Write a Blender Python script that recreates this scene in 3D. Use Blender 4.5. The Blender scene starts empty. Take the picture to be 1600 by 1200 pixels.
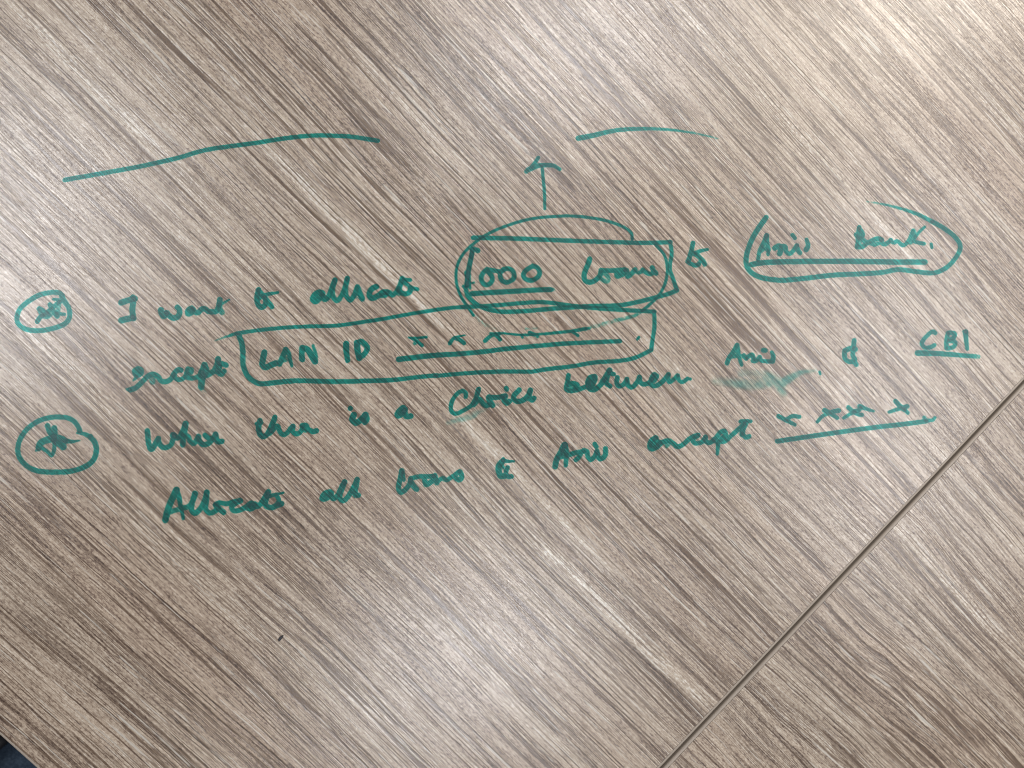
import bpy, math, random
import numpy as np
from mathutils import Matrix, Vector

random.seed(4)
S = bpy.context.scene
COL = S.collection
R = math.radians

# ---------------------------------------------------------------- camera, light
TOP = 0.740                    # height of the desk tops, metres
CAM_H = 0.470                  # camera above the desk tops
FOC = 1202.0                   # focal length in photo pixels (photo 1600 x 1200)
ROT = Matrix.Rotation(R(-6.0), 3, 'Y') @ Matrix.Rotation(R(-0.5), 3, 'X')

cam_data = bpy.data.cameras.new('camera')
cam = bpy.data.objects.new('camera', cam_data)
COL.objects.link(cam)
cam.matrix_world = Matrix.Translation((0, 0, TOP + CAM_H)) @ ROT.to_4x4()
cam_data.sensor_width = 36.0
cam_data.lens = FOC / 1600 * 36.0
cam_data.clip_start = 0.01
cam_data.clip_end = 60
cam_data.dof.use_dof = True
cam_data.dof.focus_distance = 0.475
cam_data.dof.aperture_fstop = 11.0
S.camera = cam

world = bpy.data.worlds.new('World')
S.world = world
world.use_nodes = True
bg = world.node_tree.nodes['Background']
bg.inputs['Color'].default_value = (0.93, 0.93, 1.0, 1)
bg.inputs['Strength'].default_value = 0.09

COOL = (.95, .96, 1.0)
def ceiling_or_added_lamp(x, y, w, h, power, rot=0.0, col=(1, 1, 1), z=1.95, spread=110, aim=None):
    d = bpy.data.lights.new('ceiling_or_added_light', 'AREA')
    d.shape = 'RECTANGLE'; d.size = w; d.size_y = h
    d.energy = power; d.color = col; d.spread = R(spread)
    o = bpy.data.objects.new('ceiling_or_added_light', d)
    COL.objects.link(o)
    o.location = (x, y, TOP + z); o.rotation_euler = (0, 0, rot)
    if aim:
        o.rotation_euler = (Vector((aim[0], aim[1], TOP)) - o.location).to_track_quat('-Z', 'Y').to_euler()
    return o

ceiling_or_added_lamp(-1.22, 0.42, 0.26, 0.85, 10.5, col=COOL)
ceiling_or_added_lamp(0.45, 1.06, 0.75, 0.26, 8.2, col=COOL)
ceiling_or_added_lamp(0.12, -0.84, 0.50, 0.26, 5.6, col=COOL)
ceiling_or_added_lamp(1.50, 0.00, 0.26, 1.50, 13.5, col=COOL)
ceiling_or_added_lamp(1.00, 0.85, 0.40, 0.40, 9.0, col=(1, .93, .84), z=.95, spread=160)  # added low warm key, no known fitting; brightens upper right, fades to lower left

S.view_settings.view_transform = 'Standard'
S.view_settings.look = 'None'
S.view_settings.exposure = 0.12
S.view_settings.gamma = 1.0
S.view_settings.use_curve_mapping = False
S.render.engine = 'CYCLES'
S.cycles.transparent_max_bounces = 16
S.cycles.filter_width = 1.1

# ---------------------------------------------------------------- helpers
def plane_point(px, py, z=TOP):
    """the point on the level z that the photo shows at pixel (px, py)"""
    d = ROT @ Vector(((px - 800) / FOC, -(py - 600) / FOC, -1.0))
    t = (TOP + CAM_H - z) / -d.z
    return Vector((d.x * t, d.y * t, z))

def mesh_obj(name, verts, faces, mat, parent=None, smooth=False):
    me = bpy.data.meshes.new(name)
    me.from_pydata([tuple(v) for v in verts], [], faces)
    me.update()
    if mat: me.materials.append(mat)
    if smooth:
        for p in me.polygons: p.use_smooth = True
    o = bpy.data.objects.new(name, me)
    COL.objects.link(o)
    if parent: o.parent = parent
    return o

class NT:
    """small helper to write node trees"""
    def __init__(s, name):
        s.m = bpy.data.materials.new(name); s.m.use_nodes = True
        s.t = s.m.node_tree; s.t.nodes.clear()
    def n(s, typ, **kw):
        x = s.t.nodes.new(typ)
        for k, v in kw.items(): setattr(x, k, v)
        return x
    def put(s, sock, v):
        if hasattr(v, 'outputs'): v = v.outputs[0]
        if isinstance(v, bpy.types.NodeSocket): s.t.links.new(v, sock)
        else: sock.default_value = v
    def math(s, op, a, b=0.0, c=None, clamp=False):
        x = s.n('ShaderNodeMath', operation=op, use_clamp=clamp)
        s.put(x.inputs[0], a); s.put(x.inputs[1], b)
        if c is not None: s.put(x.inputs[2], c)
        return x.outputs[0]
    def vec(s, x, y, z=0.0):
        c = s.n('ShaderNodeCombineXYZ')
        s.put(c.inputs[0], x); s.put(c.inputs[1], y); s.put(c.inputs[2], z)
        return c.outputs[0]
    def noise(s, v, scale=1.0, detail=2.0, rough=0.5, lac=2.0):
        x = s.n('ShaderNodeTexNoise')
        s.put(x.inputs['Vector'], v)
        x.inputs['Scale'].default_value = scale
        x.inputs['Detail'].default_value = detail
        x.inputs['Roughness'].default_value = rough
        x.inputs['Lacunarity'].default_value = lac
        return x.outputs[0]
    def ss(s, v, a, b, lo=0.0, hi=1.0):
        x = s.n('ShaderNodeMapRange', interpolation_type='SMOOTHSTEP')
        s.put(x.inputs[0], v)
        for i, q in enumerate((a, b, lo, hi)): s.put(x.inputs[i + 1], q)
        return x.outputs[0]
    def ramp(s, v, stops):
        x = s.n('ShaderNodeValToRGB')
        s.put(x.inputs[0], v)
        e = x.color_ramp.elements
        e[0].position, e[0].color = stops[0][0], (*stops[0][1], 1)
        e[1].position, e[1].color = stops[-1][0], (*stops[-1][1], 1)
        for p, c in stops[1:-1]:
            k = e.new(p); k.color = (*c, 1)
        return x.outputs[0]
    def mix(s, f, a, b, mode='MIX'):
        x = s.n('ShaderNodeMix', data_type='RGBA', blend_type=mode)
        s.put(x.inputs[0], f)
        for i, q in ((6, a), (7, b)):
            s.put(x.inputs[i], (*q, 1) if isinstance(q, tuple) and len(q) == 3 else q)
        return x.outputs[2]
    def out(s, sh):
        o = s.n('ShaderNodeOutputMaterial'); s.put(o.inputs[0], sh); return s.m

def rgb(r, g, b):
    f = lambda c: (c / 255 / 12.92) if c / 255 <= 0.04045 else ((c / 255 + 0.055) / 1.055) ** 2.4
    return (f(r), f(g), f(b))

def simple(name, col, rough=0.5, spec=0.5, noise_scale=200, var=0.12, bump=0.0):
    k = NT(name)
    tc = k.n('ShaderNodeTexCoord')
    nz = k.noise(tc.outputs['Object'], noise_scale, 4, 0.6)
    c = k.mix(nz, tuple(q * (1 - var) for q in col), tuple(min(1, q * (1 + var)) for q in col))
    b = k.n('ShaderNodeBsdfPrincipled')
    k.put(b.inputs['Base Color'], c)
    b.inputs['Roughness'].default_value = rough
    b.inputs['Specular IOR Level'].default_value = spec
    if bump:
        bp = k.n('ShaderNodeBump'); bp.inputs['Strength'].default_value = bump
        bp.inputs['Distance'].default_value = 0.001
        k.put(bp.inputs['Height'], nz); k.put(b.inputs['Normal'], bp)
    return k.out(b)

# ---------------------------------------------------------------- desk frame
GR = R(-45.25)                                    # direction of the grain in the world
GU = Vector((math.cos(GR), math.sin(GR), 0))      # along the grain, towards the seam
GV = Vector((-math.sin(GR), math.cos(GR), 0))     # across the grain, towards upper right
def uv_of(px, py):
    p = plane_point(px, py); return (p.x * GU.x + p.y * GU.y, p.x * GV.x + p.y * GV.y)
SEAM = 0.5 * (uv_of(1597.5, 601)[0] + uv_of(1033.5, 1199)[0])
EDGE = 0.5 * (uv_of(0, 1150)[1] + uv_of(55, 1200)[1])

# ---------------------------------------------------------------- wood laminate
def wood(name, seed=(0.0, 0.0), wav=1.0, streaks=()):
    k = NT(name)
    tc = k.n('ShaderNodeTexCoord')
    sp = k.n('ShaderNodeSeparateXYZ'); k.put(sp.inputs[0], tc.outputs['Object'])
    u0, v0 = sp.outputs[0], sp.outputs[1]
    us, vs = k.math('ADD', u0, seed[0]), k.math('ADD', v0, seed[1])
    def an(su, sv, detail=2, rough=.5, off=0.0, uu=None, vv=None):
        return k.noise(k.vec(k.math('MULTIPLY', us if uu is None else uu, su),
                             k.math('MULTIPLY', vs if vv is None else vv, sv), off), 1, detail, rough)
    # gentle waviness of the grain
    w1 = k.math('MULTIPLY', k.math('SUBTRACT', an(2.2, 7, 2, .5, 3.1), .5), .020 * wav)
    w2 = k.math('MULTIPLY', k.math('SUBTRACT', an(11, 32, 2, .5, 7.7), .5), .0036 * wav)
    w3 = k.math('MULTIPLY', k.math('SUBTRACT', an(70, 240, 2, .5, 1.7), .5), .0005)
    v = k.math('ADD', vs, k.math('ADD', w1, k.math('ADD', w2, w3)))
    A = lambda su, sv, d=2, r=.5, off=0.0: an(su, sv, d, r, off, None, v)
    broad = A(1.6, 28, 3, .55, 0.3)
    band = A(3.5, 95, 3, .6, 5.1)
    mid = A(3, 280, 3, .6, 9.4)
    fine = A(7, 1000, 3, .65, 2.2)
    dash = A(120, 1400, 2, .6, 4.4)
    mott = an(420, 900, 3, .65, 8.8)
    spk = k.noise(tc.outputs['Object'], 1500, 2, .6)
    # tone 0..1
    c = lambda x: k.math('SUBTRACT', x, .5)
    t = k.math('MULTIPLY', c(broad), .34)
    t = k.math('MULTIPLY_ADD', c(band), .34, t)
    t = k.math('MULTIPLY_ADD', c(mid), .30, t)
    t = k.math('MULTIPLY_ADD', c(fine), .70, t)
    t = k.math('MULTIPLY_ADD', c(dash), .65, t)
    t = k.math('MULTIPLY_ADD', c(mott), 1.1, t)
    t = k.math('MULTIPLY_ADD', c(spk), .55, t)
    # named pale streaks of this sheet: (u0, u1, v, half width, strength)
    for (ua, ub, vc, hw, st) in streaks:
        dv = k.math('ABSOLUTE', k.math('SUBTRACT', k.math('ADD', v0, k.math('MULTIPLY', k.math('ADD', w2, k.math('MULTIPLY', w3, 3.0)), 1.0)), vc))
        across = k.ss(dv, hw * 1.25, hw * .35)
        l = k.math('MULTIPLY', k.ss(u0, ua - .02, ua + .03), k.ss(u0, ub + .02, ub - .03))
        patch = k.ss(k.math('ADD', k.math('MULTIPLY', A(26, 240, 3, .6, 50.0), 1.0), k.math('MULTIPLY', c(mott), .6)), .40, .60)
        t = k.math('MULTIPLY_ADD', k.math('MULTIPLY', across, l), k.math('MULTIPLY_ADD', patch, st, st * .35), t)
    tone = k.math('ADD', t, .5)
    base = k.ramp(tone, [(0.0, rgb(76, 58, 46)), (.26, rgb(118, 100, 86)), (.48, rgb(168, 151, 132)),
                         (.72, rgb(195, 181, 162)), (1.0, rgb(220, 214, 202))])
    # warm / grey drift
    hue = A(1.2, 16, 2, .5, 12.0)
    base = k.mix(k.ss(hue, .35, .7, 0, .35), base, k.mix(1.0, base, (1.04, .95, .90), 'MULTIPLY'))
    # dark pores: long hairlines and short ticks
    dens = k.ss(A(4, 60, 2, .5, 20.0), .38, .62)
    brk = k.ss(A(16, 220, 2, .6, 33.0), .36, .50)
    ct = lambda f, lv, w: k.ss(k.math('ABSOLUTE', k.math('SUBTRACT', f, lv)), w, w * .35)
    p1 = k.math('MULTIPLY', ct(A(1.9, 270, 1, .5, 15.0), .44, .050), k.ss(brk, 0, 1, .25, 1))
    p0 = k.math('MULTIPLY', ct(A(3.4, 560, 1, .5, 25.0), .43, .065), k.math('MULTIPLY', k.ss(brk, 0, 1, .15, 1), k.ss(dens, 0, 1, .25, .9)))
    p4 = k.math('MULTIPLY', ct(A(2.7, 430, 1, .5, 35.0), .56, .055), k.ss(A(20, 200, 2, .6, 36.0), .42, .58, .1, .75))
    p1 = k.math('MAXIMUM', k.math('MAXIMUM', p1, p4), p0)
    p2 = k.math('MULTIPLY', k.ss(A(40, 1400, 1, .5, 16.0), .42, .37), k.ss(dens, 0, 1, .4, 1))
    p3 = k.math('MULTIPLY', k.ss(A(150, 1700, 1, .5, 17.0), .40, .34), k.ss(dens, 0, 1, .4, 1))
    pore = k.math('MAXIMUM', k.math('MULTIPLY', p1, .92), k.math('MAXIMUM', k.math('MULTIPLY', p2, .75), k.math('MULTIPLY', p3, .5)))
    base = k.mix(pore, base, k.mix(1.0, base, (.27, .215, .18), 'MULTIPLY'))
    lt = k.math('MULTIPLY', k.ss(A(7.0, 900, 1, .5, 45.0), .58, .66), k.ss(A(40, 300, 2, .6, 46.0), .48, .60))
    base = k.mix(k.math('MULTIPLY', lt, .6), base, (.62, .58, .50))
    b = k.n('ShaderNodeBsdfPrincipled')
    k.put(b.inputs['Base Color'], base)
    k.put(b.inputs['Roughness'], k.ss(tone, .2, .8, .31, .25))
    b.inputs['Specular IOR Level'].default_value = .75
    bp = k.n('ShaderNodeBump'); bp.inputs['Strength'].default_value = .55
    bp.inputs['Distance'].default_value = .00012
    hgt = k.math('SUBTRACT', k.math('ADD', k.math('MULTIPLY', fine, .5), k.math('MULTIPLY', spk, .8)), k.math('MULTIPLY', pore, .9))
    k.put(bp.inputs['Height'], hgt); k.put(b.inputs['Normal'], bp)
    return k.out(b)

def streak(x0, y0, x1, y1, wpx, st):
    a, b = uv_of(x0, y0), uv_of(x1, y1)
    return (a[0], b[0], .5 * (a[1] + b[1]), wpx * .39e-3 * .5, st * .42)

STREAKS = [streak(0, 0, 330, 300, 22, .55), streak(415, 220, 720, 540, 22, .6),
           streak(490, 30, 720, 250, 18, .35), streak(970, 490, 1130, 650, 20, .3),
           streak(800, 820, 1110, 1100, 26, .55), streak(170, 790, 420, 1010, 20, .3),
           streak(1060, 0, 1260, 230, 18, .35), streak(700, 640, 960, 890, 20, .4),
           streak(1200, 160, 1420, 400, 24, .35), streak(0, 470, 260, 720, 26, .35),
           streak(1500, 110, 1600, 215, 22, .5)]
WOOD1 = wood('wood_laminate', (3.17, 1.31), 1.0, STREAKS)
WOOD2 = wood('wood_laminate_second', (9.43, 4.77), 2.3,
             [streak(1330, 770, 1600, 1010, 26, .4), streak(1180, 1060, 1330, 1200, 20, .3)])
BAND = simple('edge_banding', rgb(158, 146, 132), .45, .4, 400, .05)
CORE = simple('chipboard_core', rgb(120, 100, 78), .9, .1, 900, .3, .4)
STEEL = simple('black_powder_coat', (.012, .012, .013), .45, .4, 900, .2, .2)

# ---------------------------------------------------------------- the desks
def box(name, u0, u1, v0, v1, z0, z1, mat, parent, bevel=0.0):
    vs = [(u, v, z) for z in (z0, z1) for v in (v0, v1) for u in (u0, u1)]
    fs = [(0, 2, 3, 1), (4, 5, 7, 6), (0, 1, 5, 4), (1, 3, 7, 5), (3, 2, 6, 7), (2, 0, 4, 6)]
    o = mesh_obj(name, vs, fs, mat, parent)
    if bevel:
        m = o.modifiers.new('bevel', 'BEVEL'); m.width = bevel; m.segments = 3; m.limit_method = 'ANGLE'
    return o

def edge_band(parent, u0, u1, v0, v1, z0, z1, th, mat):
    """a rounded plastic band that runs round the four sides of a top: one closed loop"""
    prof = [(0.0, z0), (th, z0 + .0004)]
    r = .0014
    prof = [(0, z1), (th - r, z1)]
    for i in range(1, 7):
        a = math.pi / 2 * (1 - i / 6)
        prof.append((th - r + r * math.cos(a), z1 - r + r * math.sin(a)))
    prof += [(th, z0 + r), (th - r * .4, z0 + r * .2), (th - r, z0), (0, z0)]
    corners = [(u0, v0, -1, -1), (u1, v0, 1, -1), (u1, v1, 1, 1), (u0, v1, -1, 1)]
    vs, fs = [], []
    n = len(prof)
    for (cu, cv, su, sv) in corners:
        for (d, z) in prof: vs.append((cu + su * d, cv + sv * d, z))
    for c in range(4):
        for i in range(n):
            a, b = c * n + i, c * n + (i + 1) % n
            a2, b2 = ((c + 1) % 4) * n + i, ((c + 1) % 4) * n + (i + 1) % n
            fs.append((a, b, b2, a2))
    return mesh_obj('edge_band', vs, fs, mat, parent)

def desk(u0, u1, v0, v1, wmat, label, foot_side):
    """outer size in grain coordinates; the origin is the seam end, lower-left corner"""
    root = bpy.data.objects.new('desk', None); COL.objects.link(root)
    root.matrix_world = Matrix(((GU.x, GV.x, 0, 0), (GU.y, GV.y, 0, 0), (0, 0, 1, 0), (0, 0, 0, 1)))
    root['label'] = label; root['category'] = 'desk'
    th, g = .0019, .00020
    # the sheet of laminate, sitting a hair proud of its band with a fine joint line round it
    top = box('tabletop', u0 + th + g, u1 - th - g, v0 + th + g, v1 - th - g, TOP - .025, TOP, wmat, root)
    edge_band(root, u0 + th, u1 - th, v0 + th, v1 - th, TOP - .025, TOP - .00005, th, BAND)
    core = box('underside_panel', u0 + .004, u1 - .004, v0 + .004, v1 - .004, TOP - .0272, TOP - .0252, CORE, root)
    for uu in (u0 + .07, u1 - .07):
        box('leg', uu - .03, uu + .03, (v0 + v1) / 2 - .04, (v0 + v1) / 2 + .04, .028, TOP - .046, STEEL, root, .004)
        box('foot', uu - .035, uu + .035, v0 - (.0 if uu != foot_side else .0) + .04, v1 - .04, .002, .028, STEEL, root, .006)
        box('top_bracket', uu - .025, uu + .025, v0 + .08, v1 - .08, TOP - .046, TOP - .0272, STEEL, root, .002)
    box('modesty_rail', u0 + .10, u1 - .10, (v0 + v1) / 2 - .02, (v0 + v1) / 2 + .02, TOP - .09, TOP - .046, STEEL, root, .002)
    return root

DW = .92
GAP = .0007
desk1 = desk(SEAM - 1.60, SEAM - GAP / 2 - .0002, EDGE, EDGE + DW, WOOD1,
             'grey-brown wood-grain desk with green marker writing all over its top', 0)
desk2 = desk(SEAM + GAP / 2 + .0006, SEAM + 1.45, EDGE + .004, EDGE + .004 + DW, WOOD2,
             'bare grey-brown wood-grain desk beyond the dark seam at lower right', 0)

# ---------------------------------------------------------------- floor
def carpet():
    k = NT('blue_carpet')
    tc = k.n('ShaderNodeTexCoord')
    n1 = k.noise(tc.outputs['Object'], 260, 4, .7)
    n2 = k.noise(tc.outputs['Object'], 45, 3, .6)
    c = k.ramp(k.math('ADD', k.math('MULTIPLY', n1, .7), k.math('MULTIPLY', n2, .3)),
               [(.3, (.020, .031, .050)), (.5, (.048, .072, .105)), (.7, (.11, .15, .195))])
    b = k.n('ShaderNodeBsdfPrincipled'); k.put(b.inputs['Base Color'], c)
    b.inputs['Roughness'].default_value = .95
    b.inputs['Specular IOR Level'].default_value = .1
    bp = k.n('ShaderNodeBump'); bp.inputs['Distance'].default_value = .004
    k.put(bp.inputs['Height'], n1); k.put(b.inputs['Normal'], bp)
    return k.out(b)
fl = mesh_obj('floor', [(-4, -4, 0), (4, -4, 0), (4, 4, 0), (-4, 4, 0)], [(0, 1, 2, 3)], carpet())
fl['kind'] = 'structure'

def ring_solid(sections, n=24):
    """stack of (radius_x, radius_y, z, roundness) loops closed at both ends"""
    vs, fs = [], []
    for (rx, ry, z, e) in sections:
        for i in range(n):
            t = 2 * math.pi * i / n
            cx, cy = math.cos(t), math.sin(t)
            vs.append((math.copysign(abs(cx) ** e, cx) * rx, math.copysign(abs(cy) ** e, cy) * ry, z))
    for r_ in range(len(sections) - 1):
        for i in range(n):
            fs.append((r_ * n + i, r_ * n + (i + 1) % n, (r_ + 1) * n + (i + 1) % n, (r_ + 1) * n + i))
    fs.append(tuple(range(n))[::-1]); fs.append(tuple(range((len(sections) - 1) * n, len(sections) * n)))
    return vs, fs

def swivel_chair(caster_at, away):
    """office chair standing on the carpet; one of its castors peeps past the desk"""
    nylon = simple('black_nylon', (.010, .010, .011), .5, .4, 700, .2, .1)
    cloth = simple('black_chair_cloth', (.018, .018, .021), .95, .1, 1500, .35, .5)
    root = bpy.data.objects.new('swivel_chair', None); COL.objects.link(root)
    ctr = caster_at + away * .30
    root.location = (ctr.x, ctr.y, 0)
    root['label'] = 'black castor of a swivel chair on the blue carpet, past the lower-left desk edge'
    root['category'] = 'chair'
    ang0 = math.atan2(-away.y, -away.x)
    root.rotation_euler = (0, 0, ang0)
    for k_ in range(5):
        a = 2 * math.pi * k_ / 5; ca, sa = math.cos(a), math.sin(a)
        vs = []
        for (d, w, z0, z1) in ((.02, .028, .075, .12), (.16, .022, .07, .10), (.305, .016, .055, .075)):
            for (w_, z) in ((-w, z0), (w, z0), (w * .7, z1), (-w * .7, z1)):
                vs.append((d * ca - w_ * sa, d * sa + w_ * ca, z))
        fs = [(3, 2, 1, 0), (8, 9, 10, 11)]
        for q in range(2):
            for i in range(4):
                fs.append((q * 4 + i, q * 4 + (i + 1) % 4, q * 4 + 4 + (i + 1) % 4, q * 4 + 4 + i))
        mesh_obj('base_leg', vs, fs, nylon, root)
        for side in (-1, 1):
            v2, f2 = ring_solid([(.018, .018, -.009, 1), (.025, .025, -.006, 1), (.025, .025, .006, 1), (.018, .018, .009, 1)])
            v3 = [(.30 * ca - (side * .014 + z) * sa + x * ca, .30 * sa + (side * .014 + z) * ca + x * sa, .027 + y) for x, y, z in v2]
            mesh_obj('castor_wheel', v3, f2, nylon, root, True)
    mesh_obj('gas_column', *ring_solid([(.032, .032, .09, 1), (.030, .030, .25, 1), (.018, .018, .255, 1), (.018, .018, .41, 1)]), nylon, root, True)
    mesh_obj('seat', *ring_solid([(.20, .19, .41, .6), (.235, .225, .43, .55), (.24, .23, .46, .5), (.22, .21, .485, .55), (.15, .14, .49, .7)], 40), cloth, root, True)
    vs, fs = ring_solid([(.18, .02, .0, .5), (.215, .032, .04, .5), (.22, .034, .25, .5), (.20, .03, .40, .5), (.15, .02, .44, .6)], 40)
    mesh_obj('backrest', [(-.25 - y - (z * .12), x, z + .55) for x, y, z in vs], fs, cloth, root, True)
    vs, fs = ring_solid([(.03, .012, 0, .6), (.03, .012, .30, .6)], 16)
    mesh_obj('back_stem', [(-.20 - y - z * .30, x, z + .42) for x, y, z in vs], fs, nylon, root)
    return root
cp = plane_point(-15, 1152, .03)
swivel_chair(Vector((cp.x, cp.y, 0)), Vector((-.75, -.66, 0)).normalized())


# ---------------------------------------------------------------- marker ink
def ink_mat():
    k = NT('green_marker_ink')
    at = k.n('ShaderNodeAttribute', attribute_name='ink'); load = at.outputs['Fac']
    tc = k.n('ShaderNodeTexCoord')
    n1 = k.noise(tc.outputs['Object'], 420, 3, .6)
    n2 = k.noise(tc.outputs['Object'], 2300, 2, .6)
    n3 = k.noise(tc.outputs['Object'], 110, 2, .5)
    ld = k.math('MULTIPLY', load, k.ss(n3, .3, .7, .78, 1.18))
    # film: what it lets through, and the pigment that scatters
    fac = k.math('ADD', k.math('MULTIPLY', ld, .16), k.math('MULTIPLY', k.math('SUBTRACT', n1, .5), .30), clamp=True)
    fac = k.math('MINIMUM', fac, .9)
    tr = k.n('ShaderNodeBsdfTransparent')
    k.put(tr.inputs[0], k.ramp(k.math('MULTIPLY', ld, .5), [(0.0, (1, 1, 1)), (.12, (.60, .93, .90)), (.35, (.08, .77, .75)), (.5, (.02, .68, .66)), (1.0, (.01, .40, .41))]))
    p = k.n('ShaderNodeBsdfPrincipled')
    k.put(p.inputs['Base Color'], k.mix(k.ss(ld, .6, 1.6), (.012, .22, .20), (.004, .13, .12)))
    k.put(p.inputs['Roughness'], k.ss(n2, .3, .7, .34, .52))
    p.inputs['Specular IOR Level'].default_value = .5
    bp = k.n('ShaderNodeBump'); bp.inputs['Strength'].default_value = .5; bp.inputs['Distance'].default_value = .0001
    k.put(bp.inputs['Height'], n2); k.put(p.inputs['Normal'], bp)
    m1 = k.n('ShaderNodeMixShader'); k.put(m1.inputs[0], fac); k.put(m1.inputs[1], tr); k.put(m1.inputs[2], p)
    gl = k.n('ShaderNodeBsdfGlossy'); k.put(gl.inputs['Roughness'], k.ss(n2, .3, .7, .26, .36)); k.put(gl.inputs['Normal'], bp)
    m0 = k.n('ShaderNodeMixShader'); m0.inputs[0].default_value = .028; k.put(m0.inputs[1], m1.outputs[0]); k.put(m0.inputs[2], gl); m1 = m0
    # where the pen ran dry the film breaks up into specks
    cl = k.n('ShaderNodeBsdfTransparent')
    dry = k.ss(k.math('ADD', k.math('MULTIPLY', load, 1.35), k.math('MULTIPLY', k.math('SUBTRACT', k.math('ADD', n2, n1), 1.0), 2.0)), .25, .62)
    dry = k.math('MAXIMUM', dry, k.ss(load, .55, .75))
    m2 = k.n('ShaderNodeMixShader'); k.put(m2.inputs[0], dry); k.put(m2.inputs[1], cl); k.put(m2.inputs[2], m1)
    return k.out(m2)

def smudge_mat():
    k = NT('wiped_ink_haze')
    at = k.n('ShaderNodeAttribute', attribute_name='ink'); load = at.outputs['Fac']
    tc = k.n('ShaderNodeTexCoord')
    sp = k.n('ShaderNodeSeparateXYZ'); k.put(sp.inputs[0], tc.outputs['Object'])
    n = k.noise(k.vec(k.math('MULTIPLY', sp.outputs[0], 90), k.math('MULTIPLY', sp.outputs[1], 420)), 1, 4, .65)
    n2 = k.noise(tc.outputs['Object'], 900, 3, .65)
    n3 = k.noise(tc.outputs['Object'], 70, 3, .6)
    tx = k.math('MULTIPLY', k.ss(n3, .28, .68, .25, 1.25), k.math('ADD', k.math('MULTIPLY', k.ss(n, .3, .7), .6), k.math('MULTIPLY', n2, .7)))
    a = k.math('MULTIPLY', k.math('MULTIPLY', load, .88), tx, clamp=True)
    tr = k.n('ShaderNodeBsdfTransparent')
    k.put(tr.inputs[0], k.mix(a, (1, 1, 1), (.50, .86, .81)))
    p = k.n('ShaderNodeBsdfPrincipled')
    p.inputs['Base Color'].default_value = (.19, .42, .38, 1)
    p.inputs['Roughness'].default_value = .5
    m = k.n('ShaderNodeMixShader'); k.put(m.inputs[0], k.math('MULTIPLY', a, .55))
    k.put(m.inputs[1], tr); k.put(m.inputs[2], p)
    return k.out(m)
INK, SMUDGE = ink_mat(), smudge_mat()

# tracing frames: where a close study of the photo starts (photo pixels) and its magnification
FR = dict(a=(10, 440, 13.333), b=(170, 440, 8), c=(190, 530, 8.889), d=(10, 635, 10), e=(210, 640, 10),
          f=(385, 630, 10), g=(385, 420, 10), h=(475, 400, 8), i=(395, 510, 8), j=(700, 370, 10),
          k=(895, 380, 10), l=(240, 740, 7.273), m=(490, 725, 6.667), n=(690, 590, 7.93),
          o=(870, 560, 5.768), p=(765, 675, 6.345), q=(1000, 640, 6.345), r=(1160, 330, 9.064),
          s=(1320, 330, 7.93), t=(1060, 360, 10.575), u=(1120, 520, 10.575), v=(1300, 500, 5.2875),
          w=(1200, 600, 4.532), L=(350, 400, 4), M=(680, 320, 4), N=(1050, 300, 3.2),
          T=(0, 0, 4), U=(400, 0, 4), V=(800, 0, 4), Z=(350, 580, 4), G=(0, 0, 1))

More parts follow.
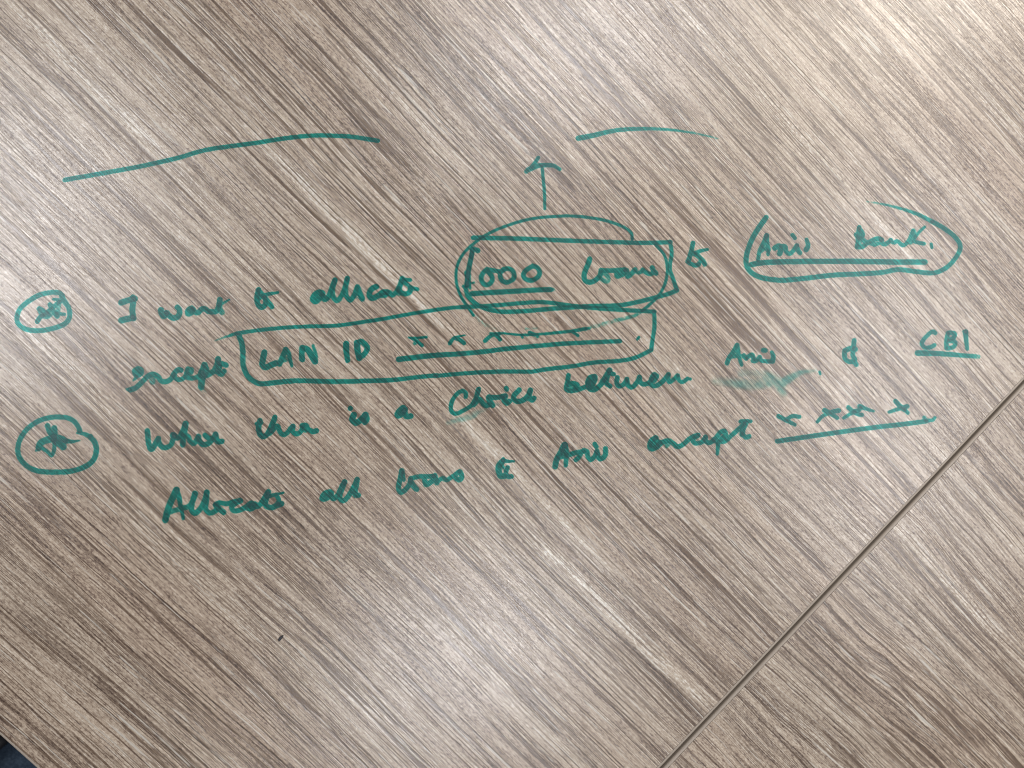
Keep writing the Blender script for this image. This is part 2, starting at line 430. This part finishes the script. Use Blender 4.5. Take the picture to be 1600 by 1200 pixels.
# (name, label, [strokes]); a stroke is "frame width[:end width][*load[:end load]] x,y x,y ..."
MARKS = [
('long_line', 'long green line sweeping up to the right above the writing', [
 'T 27*1.15:.95 405,1125 600,1090 850,1045 1100,990 1300,935 1600,893 1800,862 1950,848 2080,848 2200,855 2300,870 2362,880']),
('short_line', 'short green curve fading out above the arrow, right of the middle', [
 'V 33:10*1.2:.45 414,864 500,848 650,815 800,805 950,808 1100,825 1200,845 1290,866']),
('arrow', 'small green arrow pointing up above the ringed number', [
 'V 26:22 90,1072 130,1035 165,985', 'V 32:22 100,1062 160,1038 210,1032 260,1036 298,1058',
 'V 20 188,1036 195,1120 202,1200 205,1305']),
('drawn_ring', 'small green ring round the upper star at the left', [
 'a 100 1165,290 1110,240 1000,222 850,238 700,275 560,345 400,455 290,560 235,680 220,780 250,880 330,955 450,1005 620,1022 800,1010 950,980 1100,935 1230,870 1300,780 1322,680 1305,570 1250,460 1190,370 1150,300',
 'a 90*.6 1120,380 1180,400 1240,480']),
('drawn_star', 'scribbled green star in the upper ring', [
 'a 95 645,835 700,750 820,660 950,560 1060,460 1120,420', 'a 105 685,570 760,610 870,700', 'a 100 910,480 950,560 1000,650 1060,720',
 'a 80:60 1050,650 1130,672 1215,682', 'a 55:70 980,368 1060,378 1100,420', 'a 100*.6 1085,430 1090,560 1050,650',
 'a 90*.6 740,700 850,740 930,680', 'a 90*.6 690,590 740,700']),
('handwritten_word', 'green capital "I" that starts the first line of writing', [
 'b 75 155,262 240,235 325,215', 'b 74 302,200 308,240 295,330 300,420 308,458', 'b 75 155,485 230,468 300,450']),
('handwritten_word', 'green handwritten word "want"', [
 'b 74 652,355 665,405 690,432 720,395', 'b 70 725,390 755,425 810,455 862,438 886,390 878,345 858,322',
 'b 74 1035,335 995,360 990,398 1030,390 1052,350', 'b 66 1045,345 1080,382 1120,388 1160,345 1200,340 1245,372 1300,378 1345,370 1375,310 1388,225',
 'b 72*.6 1388,228 1384,300 1395,360 1418,388', 'b 50:20*.8 1372,300 1440,262 1508,225']),
('handwritten_word', 'green word "to" between the first two words of the top line, left of "allocate"', [
 'g 82 192,328 172,400 164,480 185,560 235,602 290,570 305,510 285,450', 'g 84:76*.8 195,335 240,400 330,500 400,595',
 'g 74:42*.9 250,428 350,395 492,370', 'g 60*.7 200,400 215,460']),
('handwritten_word', 'green handwritten word "allocate" in lower case', [
 'h 72 228,462 180,455 122,500 112,548 150,568 200,520 232,470', 'h 68*1:.9 218,500 262,542 310,500 350,400 388,300',
 'h 64*.8 385,310 362,400 362,500 410,560 462,510 510,400 542,280', 'h 66*.8 542,290 522,400 530,500 580,548 632,480 668,388',
 'h 74*.75 668,390 695,460 728,535', 'h 70*.5 655,430 650,500', 'h 72 905,385 862,402 822,450 820,502 858,527 930,495 985,455 1040,452',
 'h 64*.75 970,492 1020,492 1062,455 1105,488 1165,435 1208,345 1226,278', 'h 66*.85 1215,320 1196,430 1258,474 1322,448 1330,395',
 'h 48 1235,290 1280,298 1328,300', 'h 52*.8 1245,320 1300,362 1350,400 1418,416', 'h 60*.6 1175,400 1185,470']),
('handwritten_number', 'green number "1000" inside the crossed-out ring', [
 'j 74*1.5 382,190 372,280 345,400 322,520 304,640 294,760', 'j 50:84 410,185 440,200 462,212 464,216', 'j 90:84*.8 295,560 300,620',
 'j 80*.7 320,600 320,760', 'j 45*.8 235,772 270,760 300,740', 'j 34:50*.8 405,715 360,730 345,770 345,800',
 'j 76 612,508 545,570 518,650 552,730 612,752 680,705 686,625 640,560', 'j 72*.85 625,512 720,528 800,545',
 'j 74 870,505 812,575 840,675 920,712 1015,665 1034,585 985,512 905,500 850,530', 'j 76 1322,458 1222,522 1178,592 1210,660 1310,680 1408,625 1432,545 1392,482 1322,456']),
('underline', 'short green underline below the number "1000"', ['M 32*1.25:.9 228,556 350,548 500,540 640,532 720,530', 'M 30*.5 700,531 738,532']),
('handwritten_word', 'green word "loans" inside the box on the first line', [
 'k 84:78 264,248 238,330 200,420 176,500 190,580 262,610 350,582 418,515 438,450', 'k 76*1:.8 438,425 560,428 680,424 815,415',
 'k 76*.6 440,550 500,592 550,588 552,530 505,480', 'k 88*.75 690,470 700,512 780,480 835,425', 'k 80*.7 845,440 855,518 925,470 970,412',
 'k 66*.65 970,410 1010,455 1060,450 1095,415', 'k 74*.8 1092,415 1150,460 1225,482 1262,440', 'k 76*.9 1240,382 1262,430 1300,470']),
('drawn_box', 'flattened green box round the number and the word after it', [
 'M 29:26 236,206 500,211 800,223 1100,233 1300,238 1470,234', 'M 25 1466,230 1478,300 1466,395 1486,460 1510,532',
 'M 28 1512,534 1460,556 1390,576 1280,604 1150,628 1000,632 850,641 700,652 560,664 420,668 320,650 250,615 205,572 190,520']),
('drawn_ring', 'thin green oval looped over the box, dry along its lower edge', [
 'M 19 1232,215 1222,172 1162,132 1050,95 900,73 780,71 600,88 450,130 330,182 240,243 172,312 136,390 132,480 160,570 205,640 238,690',
 'M 24:34*.30:.16 238,690 300,738 360,772 410,798', 'M 19 1378,250 1430,312 1450,390 1440,480 1402,560 1335,628 1290,665',
 'M 22:30*.55:.22 1290,668 1240,695 1160,715 1050,745 940,774']),
('handwritten_word', 'green word "to" right of the boxed number, left of the large open ring', [
 't 72:78 242,205 222,300 190,420 165,515', 't 72 150,515 220,560 290,580 340,555', 't 82*.8 250,375 330,430 400,500 435,560',
 't 78:46*.9 280,378 380,335 485,315', 't 60*.6 330,560 350,520']),
('handwritten_word', 'green four-letter word starting with A, in the large open ring', [
 'r 66:54 342,345 310,430 245,560 220,690', 'r 68:48 345,345 348,430 368,540 362,615', 'r 76*.7 265,560 310,510 370,545',
 'r 76*.9 458,522 520,492 540,540 528,600', 'r 64*.85 545,500 605,500 620,570 670,602 720,560 770,488', 'r 64*.85 770,490 792,560 815,590',
 'r 56 708,338 742,380', 'r 54:72 908,402 930,490 902,545']),
('handwritten_word', 'green word starting with B and ending in a full stop, in the large ring', [
 's 54:46 178,200 165,300 150,445', 's 58*.85 180,215 222,290 175,330 140,290', 's 58*.85 205,340 262,395 215,440 150,445', 's 56*.6 180,400 200,330',
 's 60*.9 265,400 330,370 400,340 455,355', 's 54*.7 320,395 370,415 430,390', 's 54*.8 450,360 482,412 540,385 570,358',
 's 50*.8 565,358 605,390 650,370 690,405 730,422 790,365 845,245', 's 58*.7 850,240 862,320 815,385', 's 42:34*.9 870,325 930,250 990,195',
 's 46 850,372 920,392 980,402', 's 38 1070,408 1078,450']),
('underline', 'green underline below the two words in the large open ring', ['N 26*1.2:1.0 396,363 450,354 520,350 700,347 900,347 1100,350 1265,350']),
('drawn_ring', 'large open green ring round two words at the far right', [
 'N 26:22 470,128 420,200 386,270 370,340 386,392 440,426 540,441 650,433 800,416 950,409 1050,402 1130,388 1220,398 1300,405 1360,386 1410,340 1441,280 1420,230 1360,182 1300,148',
 'N 22:8*.9:.35 1300,148 1230,112 1150,85 1060,62 975,48']),
('handwritten_word', 'green word "except" at the left, starting the second line', [
 'c 80*.9 232,412 185,440 205,490 262,480 268,430 232,412', 'c 60:24*.9 210,520 190,545 165,575', 'c 30:60*.4:.8 65,690 110,705',
 'c 72 120,705 200,672 290,590 370,510 440,488 505,520 550,578 620,590 690,548 735,470 785,425 825,430', 'c 100:80*.6 430,520 430,592',
 'c 66*.85 725,500 770,558 850,548 900,490 915,430', 'c 76*.8 925,415 965,425 960,460 905,470', 'c 70*.85 890,520 950,540 1040,530 1100,470 1145,355',
 'c 84*.8 1150,355 1180,440 1140,520', 'c 98:90*.85 1110,470 1112,560 1108,660', 'c 60:70*.45:.2 1110,680 1150,745', 'c 80*.9 1180,500 1240,470 1290,430 1330,340 1342,275',
 'c 84 1340,280 1355,360 1340,450', 'c 70*.8 1330,450 1385,490 1425,445', 'c 72 1370,335 1430,350 1452,362']),
('handwritten_word', 'green capitals "LAN" inside the long box', [
 'i 74 145,325 130,400 120,478 158,510 230,482 290,460', 'i 70*.85 335,470 370,385 412,290', 'i 68:40*.9 410,290 452,345 462,400 488,492', 'i 66*.6 355,425 440,405',
 'i 74*.9 618,270 612,350 618,412', 'i 78 630,272 690,295 740,380 778,438', 'i 58:40*.7 786,430 785,340 755,242']),
('handwritten_word', 'green capitals "ID" inside the long box', [
 'i 76:66*1.2:.8 1168,218 1170,320 1185,425', 'i 76*1.2:1 1302,205 1310,300 1332,395', 'i 70*1:.8 1300,225 1350,188 1418,238 1430,285 1392,348 1335,390']),
('small_cross', 'green cross like a small flag above the long underline, nearest "ID"', [
 'h 22:50 1310,1018 1400,1060 1475,1115', 'h 26:34 1330,1022 1430,1022 1530,1016', 'h 46*.7 1385,1092 1420,1050']),
('small_cross', 'green cross like an arrowhead, second above the long underline', [
 'L 26:8 1412,545 1440,512 1505,495', 'L 26 1445,512 1475,525 1500,545']),
('small_cross', 'green cross joined to a wavy line, third above the long underline', [
 'M 27:22 312,850 350,818 400,806', 'M 25 375,812 395,828 405,842']),
('wavy_line', 'wavy green line of run-together crosses above the long underline', [
 'M 12:22 345,803 400,803 450,805 530,813 640,810 750,800 860,788 940,775', 'M 20:10*.8:.4 940,775 1000,764', 'M 26*.8 590,800 620,812', 'M 18*.8 540,815 545,828', 'M 18*.8 635,815 640,826', 'M 18 860,795 893,818',
 'M 14*.35 560,775 640,770']),
('full_stop', 'small green dot at the right end of the long box', ['M 18:14 1272,828 1262,842']),
('underline', 'long green underline inside the long box', [
 'L 34:30*1.2:1.0 1092,646 1300,622 1500,610', 'M 30:26 150,932 300,918 430,902 600,885 800,868 1000,858 1155,852']),
('drawn_box', 'long green box round "LAN ID" on the second line', [
 'G 2:6*.4:.85 335,532.5 352,526.5 370,521', 'L 24 80,484 200,466 350,450 500,441 700,435 850,415 1000,392 1200,356 1400,326 1500,318',
 'M 26 170,640 320,632 450,622 600,610 700,610 850,630 1000,646 1150,656 1370,668', 'M 26 1368,668 1370,760 1356,860 1350,905',
 'M 26 1350,908 1250,955 1150,975 1000,985 850,1010 700,1027 600,1042 450,1042 300,1046 150,1056 0,1070',
 'L 26:34 1330,745 1200,758 1050,775 900,780 700,785 500,780 400,783 250,798 200,790 150,752 120,682 118,600 110,540 95,500']),
('handwritten_word', 'green four-letter word starting with A, above the smudge on the second line', [
 'u 76 332,205 270,320 205,410 168,500', 'u 78:56 338,205 352,310 372,420 408,530', 'u 70*.7 215,395 330,385 430,385', 'u 60*.6 310,300 330,350',
 'u 74 445,375 485,425', 'u 74*.9 505,405 560,365 590,370 605,440', 'u 72*.9 595,465 650,462 705,400', 'u 66 715,400 730,455 800,470 880,475',
 'u 60:88 908,322 935,400 918,465', 'u 78 768,290 800,292']),
('ampersand', 'small green ampersand between two words on the second line', [
 'v 38 183,168 178,220', 'v 42 108,252 150,236 192,242', 'v 38 105,255 104,310 135,342 180,345 200,368', 'v 38 185,235 170,285 190,325']),
('handwritten_word', 'green capitals "CBI" at the far right', [
 'v 34 852,108 828,95 775,140 742,190 765,226 810,226 845,208', 'v 36 957,110 945,170 945,232', 'v 36 965,105 1012,112 1002,150 965,165',
 'v 36*.85 970,172 1015,182 1008,218 955,236', 'v 42:28*1.4:1.0 1103,100 1108,170 1117,240', 'v 24 1088,95 1110,92']),
('underline', 'short green underline below the capitals "CBI"', ['v 44:36*1.3:.6 706,273 850,276 1000,286 1210,303']),
('drawn_ring', 'larger green ring round the lower star at the left', [
 'd 76:84 1150,385 1120,310 1052,228 950,178 800,166 640,182 480,240 330,350 222,500 182,640 190,760 250,862 350,950 480,1005 650,1025 850,1025 1020,1010 1180,962 1310,890 1385,790 1406,670 1380,560 1310,472',
 'd 82:44*.85 1310,472 1220,432 1110,412']),
('drawn_star', 'thick green star in the lower ring', [
 'd 84 642,302 675,390 720,460', 'd 92 750,340 752,420 740,520', 'd 115:100 740,495 620,530 540,570 505,650', 'd 50:30 500,680 465,690',
 'd 60 560,650 640,705 705,765 745,690 755,580', 'd 120:90*.8 780,490 870,510 930,540', 'd 78:22 930,540 1040,548 1145,530', 'd 110*.8 800,560 860,600 890,630',
 'd 100*.6 740,540 860,540']),
('handwritten_word', 'green word "Where" in the third line', [
 'e 84*1.25:1 203,332 212,420 222,520 250,612 292,602 340,510 376,452', 'e 80 378,452 385,510 430,580 500,592 575,545 605,460 620,400',
 'e 90 600,400 625,402', 'e 76*.9 625,440 690,440 745,350 790,235', 'e 96:84 800,222 785,330 765,450 756,550', 'e 84*.85 790,400 845,425 872,490 930,528 978,462 1003,420',
 'e 84*.9 1003,420 1015,485 1070,545 1150,530 1212,480 1250,420 1270,385', 'e 84*.8 1105,400 1150,440 1205,450', 'e 84 1270,385 1282,450 1305,500 1368,495']),
('handwritten_word', 'green word "there" in the third line', [
 'f 82*1.2:1 212,272 196,340 192,400 212,480 262,522 330,480 380,380 420,290 445,222', 'f 78*.7 430,300 405,420 355,480', 'f 60 160,322 235,305',
 'f 76*.9 400,440 455,365 492,360 512,410 542,470 590,492 650,452 698,382 728,360', 'f 80*.8 728,360 722,440 775,478 840,455 880,390 885,350',
 'f 84*.9 875,350 930,350 960,400 1030,442 1095,430', 'f 70*.7 900,400 920,430']),
('handwritten_word', 'small green word "is" in the third line', [
 'Z 32 790,232', 'Z 38 812,272 802,302 826,322 860,300 884,272', 'Z 36*.8 885,272 893,300 880,318', 'Z 30*.7 860,300 880,310']),
('handwritten_word', 'single green letter "a" in the third line', ['Z 42 1120,232 1092,258 1088,275 1112,262 1128,240', 'Z 34 1128,245 1138,282 1168,280', 'Z 36*.6 1105,260 1125,265']),
('handwritten_word', 'green word "Choice" above its own smudge', [
 'n 52 298,238 302,195 262,165 205,190 150,252 118,330 116,400 150,442 200,442 280,402 360,350 420,270 462,140', 'n 62*.8 455,150 432,235 395,310',
 'n 62*.85 400,335 465,265 500,305 540,345 600,335', 'n 72*.85 585,245 600,300 630,342', 'n 60*1.3 590,242 680,246 790,226', 'n 66 790,230 775,280 805,315 838,295', 'n 60 800,132 806,145',
 'n 64 962,152 945,170 898,222 898,272 950,296 1020,272 1072,220 1100,155', 'n 62*.9 1102,155 1085,235 1120,280 1145,255', 'n 50*.6 1040,250 1080,270']),
('handwritten_word', 'green word "between." ending the third line of writing', [
 'o 42 105,152 96,210 84,270 118,292 190,282 262,255', 'o 46*.85 100,235 150,225 185,240 165,275', 'o 46*.6 105,270 150,260', 'o 54*1.2 340,168 300,178 282,225 300,262 340,190',
 'o 46*1.2 285,215 292,270 342,280 400,232 440,165 475,105', 'o 46*.7 335,160 350,185', 'o 42 478,105 452,180 448,225 480,250', 'o 40 475,130 512,142', 'o 40*.7 400,205 440,190',
 'o 42 545,172 540,220 560,250 600,235 632,188', 'o 42*.9 632,188 642,240 680,260 722,215 745,168', 'o 42*.9 745,168 755,220 800,232 848,200 880,145',
 'o 54*.8 880,148 858,180 875,195 895,160', 'o 44*.9 852,190 848,235 890,246 950,212 1005,145', 'o 40*.8 1005,145 1012,212 1050,192 1088,155', 'o 36 1090,155 1102,198 1135,212 1178,182', 'o 28 1202,186']),
('handwritten_word', 'green word "Allocate" with a capital A, starting the bottom line', [
 'l 74*1.15:1 260,185 220,270 170,390 135,525', 'l 66:36*1.1:.8 262,185 292,280 310,380 330,460 338,512', 'l 60*.7 140,450 240,420 330,392 398,372 445,310 478,230',
 'l 64*.9 470,225 448,300 430,400 470,450 530,400 580,310 606,212', 'l 62*.9 606,215 600,300 592,400 640,446 700,425 740,390',
 'l 64*.85 705,358 760,410 795,440', 'l 56*.9 705,350 750,332 830,342 900,322 975,305', 'l 60*.85 990,308 935,335 890,375 905,418 960,420 1040,385 1100,340',
 'l 62*.75 1115,335 1070,395 1130,392 1155,345', 'l 60*.9 1140,350 1190,370 1240,310 1280,245 1305,205', 'l 62 1300,215 1272,320 1280,368 1340,385 1400,362 1455,342',
 'l 52:20 1310,255 1400,235 1478,216', 'l 52*.9 1395,245 1425,300 1405,350', 'l 80*.6 1300,250']),
('handwritten_word', 'small green word "all" in the bottom line', [
 'm 56 172,290 115,308 90,360 140,355 185,300', 'm 50*.6 120,345 150,320', 'm 54*.9 175,310 202,362 250,325 290,245 325,185', 'm 54*.85 325,188 292,270 272,350 310,382 362,335 420,235 455,160',
 'm 52*.9 455,162 442,250 432,320 468,325']),
('handwritten_word', 'green word "loans" in the bottom line, without a box', [
 'm 56:50 918,72 905,150 884,235 902,292 945,278 1000,210 1015,150', 'm 40 930,90 938,165', 'm 48 1010,152 1100,130 1200,130 1262,125', 'm 58*.8 1010,185 1050,240 1072,262',
 'm 56*.75 1155,165 1175,215 1235,180', 'm 56*.85 1262,120 1275,160 1285,195', 'm 50*.75 1290,180 1340,150 1390,165 1450,128 1520,80', 'm 54*.9 1525,82 1545,130 1520,165 1485,150']),
('handwritten_word', 'small blotted green word "to" in the bottom line, left of the word starting with A', [
 'p 42:18*1.2 130,280 180,290 242,290', 'p 60*1.2:.8 120,300 90,340 92,390 108,435 150,435', 'p 40 135,270', 'p 44 178,352 162,400 178,442 218,440', 'p 50*.7 110,330 125,350', 'p 40*.6 120,440 190,440']),
('handwritten_word', 'green four-letter word starting with A in the bottom line, left of "except"', [
 'p 56*1.2:1 740,128 700,210 665,270 650,342', 'p 60:42*1.2:.8 745,128 760,220 755,330', 'p 50*.8 670,262 720,240 780,230 850,205 935,190', 'p 60*.7 725,190 740,240',
 'p 48*.85 910,200 885,250 855,275', 'p 46*.9 930,182 965,192 972,240 1000,275 1042,240 1065,190', 'p 50*.85 1065,190 1075,240 1100,268 1145,232 1148,165', 'p 44 1042,118 1058,145']),
('handwritten_word', 'green word "except" ending the bottom line before the crosses', [
 'q 50 155,278 112,308 95,360 112,390 162,372 200,325', 'q 54*.8 158,285 160,320 110,350', 'q 50*.8 170,370 222,325 285,308 330,335 372,368 430,342 500,282 575,252', 'q 44*.6 258,365 285,335',
 'q 46*.8 575,258 520,295 545,332 610,322 650,272', 'q 46*.9 648,272 655,318 700,325 750,280 800,222 835,212', 'q 54*.85 835,215 845,255 800,300', 'q 50:32*.9 735,295 772,335 770,390 766,440',
 'q 46*.9 785,320 842,312 900,262 990,182 1035,140', 'q 40:34 995,118 1050,112 1098,116', 'q 54*.9 1050,130 1022,190 1012,245', 'q 46*.8 1015,245 1050,275 1082,265']),
('small_cross', 'leftmost green cross above the slanting underline', ['w 32:24 75,228 125,255 190,288', 'w 28:28 125,258 170,228 222,232']),
('small_cross', 'second green cross from the left above the slanting underline', ['w 34:26 400,186 440,208 490,240', 'w 22:32 348,268 390,225 450,198 500,188']),
('small_cross', 'third green cross above the slanting underline, touching the fourth', ['w 30:28 568,165 600,195 640,215 665,218', 'w 24:28*.85 538,240 580,213 615,195']),
('small_cross', 'fourth green cross above the slanting underline, with a long tail', ['w 32:16 650,158 700,178 748,192', 'w 30*.8 612,192 640,188 655,170']),
('small_cross', 'rightmost green cross above the slanting underline', ['w 30:34 902,120 930,152 965,180', 'w 22:32 858,198 920,178 985,158', 'w 24*.8 965,180 990,205']),
('underline', 'slanting green underline below four crosses at the right', ['w 32*1.2:1 66,405 200,385 400,356 700,314 1000,279 1120,262', 'w 32:22*.75 1120,262 1165,255 1182,238', 'w 26*.7 1105,236 1115,250']),
('full_stop', 'tiny green dot at the right tip of the pale smudge', ['N 14:10 738,900 741,912']),
]

SMUDGES = [
('ink_smudge', 'pale green wiped smudge right of "between."', [
 'N 60:90*.45:.8 215,945 300,955 400,960 500,940', 'N 90:70*1.0:.95 480,930 550,960', 'N 60:25*.9:.6 560,950 640,905 720,893', 'N 60*.5 350,905 470,910', 'N 50*.8 520,960 560,1010']),
('ink_smudge', 'pale green wiped smudge under the word "Choice"', [
 'n 90:120*.45:.75 80,560 180,530 300,500 400,460', 'n 100:60*.75:.5 400,450 490,410 560,390', 'n 60*.35 650,340 700,330']),
]

def parse(s):
    fr, head, *pts = s.split()
    ox, oy, sc = FR[fr]
    wpart, _, dpart = head.partition('*')
    ws = [float(q) / sc for q in wpart.split(':')]
    ds = [float(q) for q in dpart.split(':')] if dpart else [1.0]
    P = np.array([[float(c) for c in p.split(',')] for p in pts]) / sc + (ox, oy)
    if len(P) == 1: P = np.vstack([P, P + .01])
    # Catmull-Rom
    Q = np.vstack([2 * P[0] - P[1], P, 2 * P[-1] - P[-2]])
    out = []
    for i in range(1, len(Q) - 2):
        n = max(2, int(np.linalg.norm(Q[i + 1] - Q[i]) / 1.3))
        for t in np.linspace(0, 1, n, endpoint=False):
            a, b, c, d = Q[i - 1:i + 3]
            out.append(.5 * (2 * b + (c - a) * t + (2 * a - 5 * b + 4 * c - d) * t * t + (3 * b - a - 3 * c + d) * t ** 3))
    out.append(P[-1])
    out = np.array(out)
    L = np.r_[0, np.cumsum(np.linalg.norm(np.diff(out, axis=0), axis=1))]; L /= max(L[-1], 1e-6)
    return out, ws[0] + (ws[-1] - ws[0]) * L, ds[0] + (ds[-1] - ds[0]) * L

rs = np.random.RandomState(7)
LAT = rs.rand(260, 340)
def vnoise(x, y, s):
    x, y = x / s % 330, y / s % 250
    i, j = x.astype(int), y.astype(int); fx, fy = x - i, y - j
    fx, fy = fx * fx * (3 - 2 * fx), fy * fy * (3 - 2 * fy)
    return (LAT[j, i] * (1 - fx) + LAT[j, i + 1] * fx) * (1 - fy) + (LAT[j + 1, i] * (1 - fx) + LAT[j + 1, i + 1] * fx) * fy

def ink_mesh(strokes, cell=.75, soft=None, rough=.55):
    st = [parse(s) for s in strokes]
    wmax = max(s[1].max() for s in st) / 2 + 2
    al = np.vstack([s[0] for s in st])
    x0, y0 = al.min(0) - wmax; x1, y1 = al.max(0) + wmax
    xs, ys = np.arange(x0, x1 + cell, cell), np.arange(y0, y1 + cell, cell)
    X, Y = np.meshgrid(xs, ys)
    F = np.full(X.shape, 99.0); D = np.zeros(X.shape)
    for P, W, DD in st:
        best = np.full(X.shape, 99.0); dd = np.zeros(X.shape)
        for a in range(len(P) - 1):
            p, q = P[a], P[a + 1]
            r = max(W[a], W[a + 1]) / 2 + 2.5
            i0, i1 = np.searchsorted(xs, [min(p[0], q[0]) - r, max(p[0], q[0]) + r])
            j0, j1 = np.searchsorted(ys, [min(p[1], q[1]) - r, max(p[1], q[1]) + r])
            xx, yy = X[j0:j1, i0:i1], Y[j0:j1, i0:i1]
            v = q - p; l2 = max((v ** 2).sum(), 1e-9)
            t = np.clip(((xx - p[0]) * v[0] + (yy - p[1]) * v[1]) / l2, 0, 1)
            d = np.hypot(xx - p[0] - t * v[0], yy - p[1] - t * v[1]) - (W[a] + (W[a + 1] - W[a]) * t) / 2
            sub = best[j0:j1, i0:i1]; m = d < sub
            sub[m] = d[m]; dd[j0:j1, i0:i1][m] = (DD[a] + (DD[a + 1] - DD[a]) * t)[m]
        if soft:
            c = np.clip(-best / (W.mean() / 2) * 1.2, 0, 1); c = c * c * (3 - 2 * c)
            D = np.maximum(D, dd * c)
        else:
            c = np.clip(.5 - best / 1.2, 0, 1)
            # later ink over earlier ink adds to the film; pooling at both ends of the pen's path
            e = np.minimum(np.hypot(X - P[0][0], Y - P[0][1]), np.hypot(X - P[-1][0], Y - P[-1][1])) / (W.mean() + 1)
            D = np.where(D > .05, D + dd * c * .42, dd * c) * 1.0
            D += c * np.clip(1 - e, 0, 1) * .18 * (dd > .7)
        F = np.minimum(F, best)
    if not soft:
        F = F - .55 + (vnoise(X, Y, 3.1) - .5) * rough + (vnoise(X + 50, Y, 1.4) - .5) * rough * .7
    vid, verts, load, faces = {}, [], [], []
    def corner(j, i):
        k = (j, i)
        if k not in vid:
            vid[k] = len(verts); verts.append((xs[i], ys[j])); load.append(D[j, i])
        return vid[k]
    def cross(a, b):
        k = (a, b) if a < b else (b, a)
        if k not in vid:
            (ja, ia), (jb, ib) = k
            fa, fb = F[ja, ia], F[jb, ib]; t = fa / (fa - fb)
            vid[k] = len(verts)
            verts.append((xs[ia] + (xs[ib] - xs[ia]) * t, ys[ja] + (ys[jb] - ys[ja]) * t))
            inner = D[ja, ia] if fa < 0 else D[jb, ib]
            load.append(0.0 if soft else inner)
        return vid[k]
    neg = F < 0
    cnt = neg[:-1, :-1].astype(int) + neg[1:, :-1] + neg[:-1, 1:] + neg[1:, 1:]
    for j, i in zip(*np.nonzero(cnt)):
        cs = [(j, i), (j + 1, i), (j + 1, i + 1), (j, i + 1)]
        if cnt[j, i] == 4: faces.append([corner(*c) for c in cs]); continue
        poly = []
        for q in range(4):
            a, b = cs[q], cs[(q + 1) % 4]
            if neg[a]: poly.append(corner(*a))
            if neg[a] != neg[b]: poly.append(cross(a, b))
        if len(poly) >= 3: faces.append(poly)
    return verts, load, faces

LIFT = [0.00006]
def lay_ink(name, label, strokes, mat, soft=None):
    V, Ld, Fc = ink_mesh(strokes, 1.5 if soft else .75, soft)
    z = LIFT[0]; LIFT[0] += .000002
    M = desk1.matrix_world.inverted()
    P = [M @ (plane_point(x, y) + Vector((0, 0, z))) for x, y in V]
    o = mesh_obj(name, P, Fc, mat, desk1)
    at = o.data.attributes.new('ink', 'FLOAT', 'POINT')
    at.data.foreach_set('value', np.clip(np.array(Ld, dtype=np.float32), 0, 2.2))
    o['label'] = label
    return o

for n, lab, st in SMUDGES: lay_ink(n, lab, st, SMUDGE, soft=True)
for n, lab, st in MARKS: lay_ink(n, lab, st, INK)

# ---------------------------------------------------------------- crumb
def crumb(cx, cy, pts, hz, label):
    c = plane_point(cx, cy)
    px = [plane_point(cx + x, cy + y) - c for x, y in pts]
    n = len(px); vs = []
    for (s, z) in ((1.0, .0001), (.97, hz * .5), (.55, hz)):
        vs += [(p.x * s, p.y * s, z + random.uniform(-.1, .1) * hz * (z > .0002)) for p in px]
    fs = [tuple(range(n))[::-1]]
    for r in range(2):
        for i in range(n): fs.append((r * n + i, r * n + (i + 1) % n, (r + 1) * n + (i + 1) % n, (r + 1) * n + i))
    fs.append(tuple(range(2 * n, 3 * n)))
    o = mesh_obj('crumb', vs, fs, simple('dark_crumb', (.035, .035, .04), .6, .4, 2000, .3))
    o.location = (c.x, c.y, TOP)
    o['label'] = label; o['category'] = 'crumb'
    return o
crumb(438.5, 996.5, [(5, -5), (3, 0), (0, 4), (-3, 5.5), (-4, 3), (-2.5, -.5), (1, -3)], .0009,
      'tiny dark pointed crumb lying on the desk below the writing')
